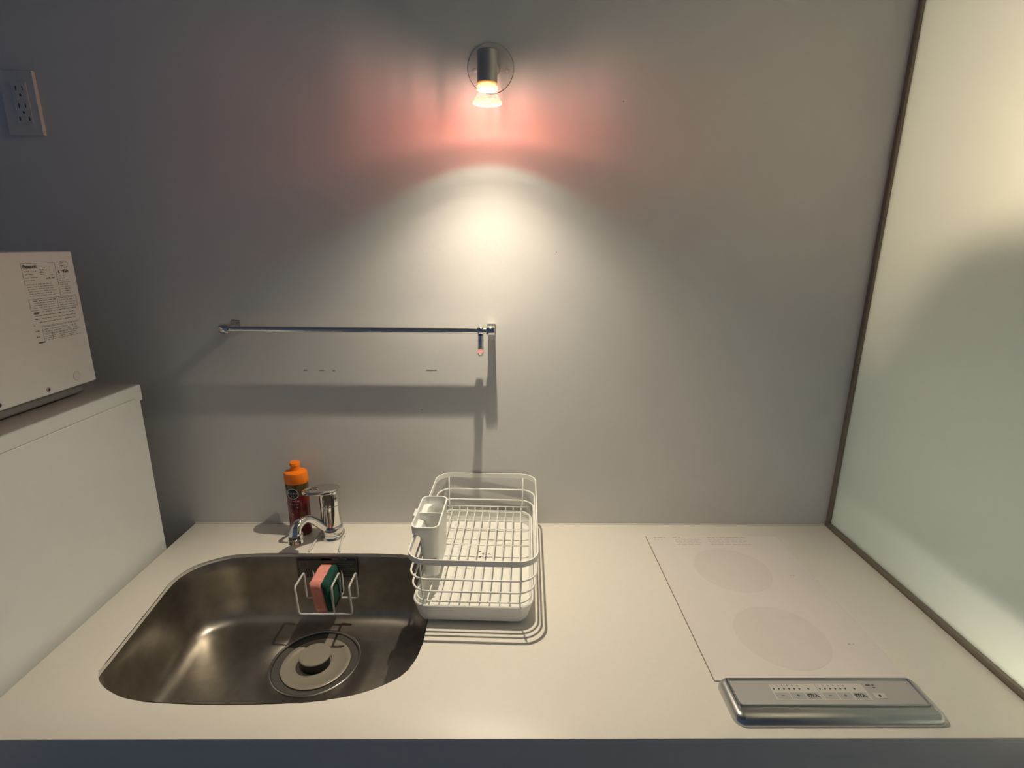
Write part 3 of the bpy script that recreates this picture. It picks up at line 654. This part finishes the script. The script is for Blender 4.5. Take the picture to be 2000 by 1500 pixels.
lo2 = lamp_light(); C.objects.link(lo2); lo2.parent = lm; lo2.location = Vector((LX, LY, LZ)) - wloc(lm)

# ------------------------------------------------------------------ outlet
ol = thing('wall_outlet', 'white wall socket plate high on the wall above the microwave', 'outlet', (-.9795, 0, .951))
obj('plate', B(-1.0145, -.9445, -.0085, -.0001, .8910, 1.0110, bev=.0018, seg=3), 'outlet', ol)
obj('socket_insert', B(-.9920, -.9600, -.0100, -.0086, .9120, .9900, bev=.0007), 'outlet', ol)
for z in (.9776, .9457):
    rc = obj('receptacle', B(-.9885, -.9630, -.0106, -.0101, z - .0195, z + .0085, bev=.0003), 'outlet', ol)
    for dx, h in ((-.0065, .0045), (.0065, .0038)): obj('slot', B(-.9748 + dx - .0008, -.9748 + dx + .0008, -.0109, -.0104, z - h, z + h), 'black', rc)
    bm = nb(); lathe(bm, [(0, -.0109), (.0022, -.0109), (.0022, -.0103)], (-.9745, 0, z - .0125), 14, axis='y'); obj('earth_hole', bm, 'black', rc)
for x in (-.9848, -.9660): obj('earth_terminal', B(x - .0012, x + .0012, -.0105, -.0099, .9180, .9250), 'black', ol)

# ------------------------------------------------------------------ fridge and microwave (both turned a little towards the room)
rot = math.radians(0)
fr = thing('refrigerator', 'white refrigerator at the left end of the worktop', 'refrigerator', (-1.02, -.36, -TOP))
FXR, FYB = -.7840, -.0930
obj('body', B(-1.2600, FXR, -.6100, FYB, -TOP + .02, .3562, bev=.002), 'appliance', fr)
bm = nb()
prof = [(FYB + .0060, .3480), (FYB + .0060, .3825), (-.6200, .3825), (-.6200, .3570), (FYB - .0230, .3570), (FYB - .0110, .3480)]
A_ = [bm.verts.new((-1.2640, y, z)) for y, z in prof]; B_ = [bm.verts.new((FXR + .0014, y, z)) for y, z in prof]
bm.faces.new(A_); bm.faces.new(B_[::-1])
for i in range(6): bm.faces.new((A_[i - 1], A_[i], B_[i], B_[i - 1]))
bmesh.ops.recalc_face_normals(bm, faces=bm.faces); bmesh.ops.bevel(bm, geom=bm.edges[:], offset=.0012, segments=2, affect='EDGES')
obj('top_cover', bm, 'appliance', fr)
obj('top_panel', B(-1.2560, FXR - .004, -.6100, FYB, .3826, .3834), 'appliance_top', fr)
for z0, z1 in ((-TOP + .03, -.10), (-.09, .345)):
    d = obj('door', B(-1.2600, FXR, -.6600, -.6120, z0, z1, bev=.006), 'appliance', fr)
    obj('door_handle', B(-1.2300, -1.2100, -.6700, -.6595, z0 + .06, z1 - .06, bev=.003), 'appliance', d)
for x in (-1.23, -.82):
    for y in (-.58, -.12): obj('foot', B(x - .02, x + .02, y - .02, y + .02, -TOP, -TOP + .0198), 'black', fr)

MX = -.8323; mz0, mz1 = .4060, .6620; MY = -.1395
mw = thing('microwave_oven', 'white microwave oven standing on the refrigerator with a printed rating label', 'microwave', (-1.07, -.32, .3834))
obj('housing', B(-1.3000, MX, -.4800, MY, mz0, mz1, bev=.0025), 'oven_white', mw)
obj('base_tray', B(-1.2860, MX - .010, -.4700, MY - .022, .3880, mz0 - .0003, bev=.004), 'grey_base', mw)
obj('door', B(-1.3000, MX - .12, -.5050, -.4803, mz0, mz1, bev=.003), 'black', mw)
obj('control_strip', B(MX - .119, MX, -.5050, -.4803, mz0, mz1, bev=.003), 'appliance', mw)
for x in (-1.26, MX - .05):
    for y in (-.45, MY - .05):
        bm = nb(); lathe(bm, [(0, .3835), (.010, .3835), (.012, .3885), (0, .3885)], (x, y, 0), 20); obj('foot', bm, 'black', mw, smooth=40)
for y, z in ((-.2549, .4165), (-.3522, .4160)):
    bm = nb(); lathe(bm, [(0, .0016), (.0026, .0015), (.0040, .0008), (.0042, 0)], (MX, y, z), 20, axis='x'); s_ = obj('screw', bm, 'satin', mw, smooth=True)
    bm = nb(); box(bm, MX + .0012, MX + .0020, y - .0026, y + .0026, z - .0004, z + .0004); box(bm, MX + .0012, MX + .0020, y - .0004, y + .0004, z - .0026, z + .0026); obj('screw_slot', bm, 'ink', s_)
bm = nb(); lathe(bm, [(.0085, .0001), (.0090, .0006), (.0080, .0010), (.0070, .0004), (0, .0003)], (MX, -.1861, .4260), 28, axis='x'); obj('plug_cap', bm, 'white_plastic', mw, smooth=True)
# rating label: y grows to the back (right in the picture), the sheet is printed straight on the side
XL_ = MX + .0004
lab = obj('rating_label', B(MX - .0002, XL_ - .0002, -.2560, -.1465, .5000, .6460), 'oven_white', mw); lab['label'] = 'printed rating label on the side'
def ln(y0, y1, z0, z1, m='rule'): 
    box(LB[m], XL_ - .0003, XL_, y0, y1, z0, z1)
LB = {'rule': nb(), 'ink2': nb()}
t_ = .0007
ln(-.2555, -.1850, .6420, .6420 + t_); ln(-.2555, -.2555 + t_, .6050, .6427); ln(-.1850, -.1850 + t_, .6050, .6427)
ln(-.1850, -.1850 + t_, .5800, .6050); ln(-.2550, -.1500, .5795, .5802); ln(-.2550, -.1500, .5600, .5607); ln(-.2550, -.2543, .5607, .5795); ln(-.1507, -.1500, .5607, .5795); ln(-.1950, -.1943, .5607, .5795)
random.seed(11)
def rows(y0, y1, z0, z1, n, m='rule', h=.0010):
    for k in range(n):
        z = z1 - (z1 - z0) * k / max(1, n - 1); y = y0 + random.uniform(0, .002); e = y1 - random.uniform(0, .012)
        while y < e:
            wd = random.uniform(.0015, .010); ln(y, min(y + wd, e), z, z + h * random.uniform(.7, 1.2), m if random.random() < .8 else 'ink2'); y += wd + random.uniform(.0008, .0030)
rows(-.2520, -.2260, .6120, .6330, 5); rows(-.2200, -.2060, .6220, .6330, 5, 'ink2'); rows(-.1990, -.1890, .6200, .6340, 4)
rows(-.2090, -.1900, .6130, .6140, 1, 'ink2', .0022); rows(-.2520, -.1900, .5850, .6050, 6); rows(-.1810, -.1550, .5850, .6170, 9)
rows(-.2480, -.1980, .5640, .5760, 4, 'ink2'); rows(-.1920, -.1530, .5640, .5770, 4)
rows(-.2500, -.1520, .5380, .5560, 4, 'ink2'); ln(-.2400, -.1540, .5310, .5316); ln(-.2400, -.2394, .5040, .5316); ln(-.2400, -.1540, .5170, .5176)
rows(-.2360, -.1540, .5200, .5290, 3); rows(-.2360, -.1540, .5050, .5150, 4); rows(-.2550, -.2430, .5020, .5330, 4, 'ink2', .0018); ln(-.2320, -.2210, .5200, .5206); ln(-.2210, -.2204, .5060, .5206)
ln(-.2500, -.2400, .5535, .5560, 'ink2'); ln(-.2520, -.2390, .5020, .5040, 'ink2')
for k_, b_ in LB.items(): obj('label_print', b_, k_, lab)
def lt(s, size, y, z, m='ink2', bold=.0002, al='LEFT', sx=1): text('label_text', s, size, basis((XL_, y, z), (0, 1, 0), (0, 0, 1)), m, lab, ext=.0001, bold=bold, align=al, sx=sx)
lt('Panasonic', .0072, -.2525, .6370, 'ink', .00025)
lt('−JQA', .0070, -.1730, .6260, 'ink', .0003); lt('S', .0060, -.1800, .6245, 'ink', .0003)
for c, r in (((-.1640, .6385), .0085),):
    bm = nb(); n = 32
    for k in range(n):
        a, b = 2 * PI * k / n, 2 * PI * (k + .8) / n
        if k % 2 == 0:
            vs = [bm.verts.new((XL_, c[0] + rr * 1.25 * math.cos(t), c[1] + rr * .8 * math.sin(t))) for rr, t in ((r, a), (r, b), (r * .86, b), (r * .86, a))]; bm.faces.new(vs)
    obj('label_print', bm, 'ink2', lab)
rows2 = nb(); LB = {'rule': rows2, 'ink2': rows2}; rows(-.1720, -.1570, .6360, .6420, 3, 'ink2'); obj('label_print', rows2, 'ink2', lab)

# ------------------------------------------------------------------ small shifts of whole things
rk.rotation_euler.z = -.038; rk.location.x += .0050
ch.rotation_euler.z = -.038; ch.location.x += .0080
sp.location.x += .0105; sh.location.x += .0; 
# ------------------------------------------------------------------ lift everything so that the floor is at z = 0
for o in bpy.data.objects:
    if o.parent is None and o != co: o.location.z += TOP
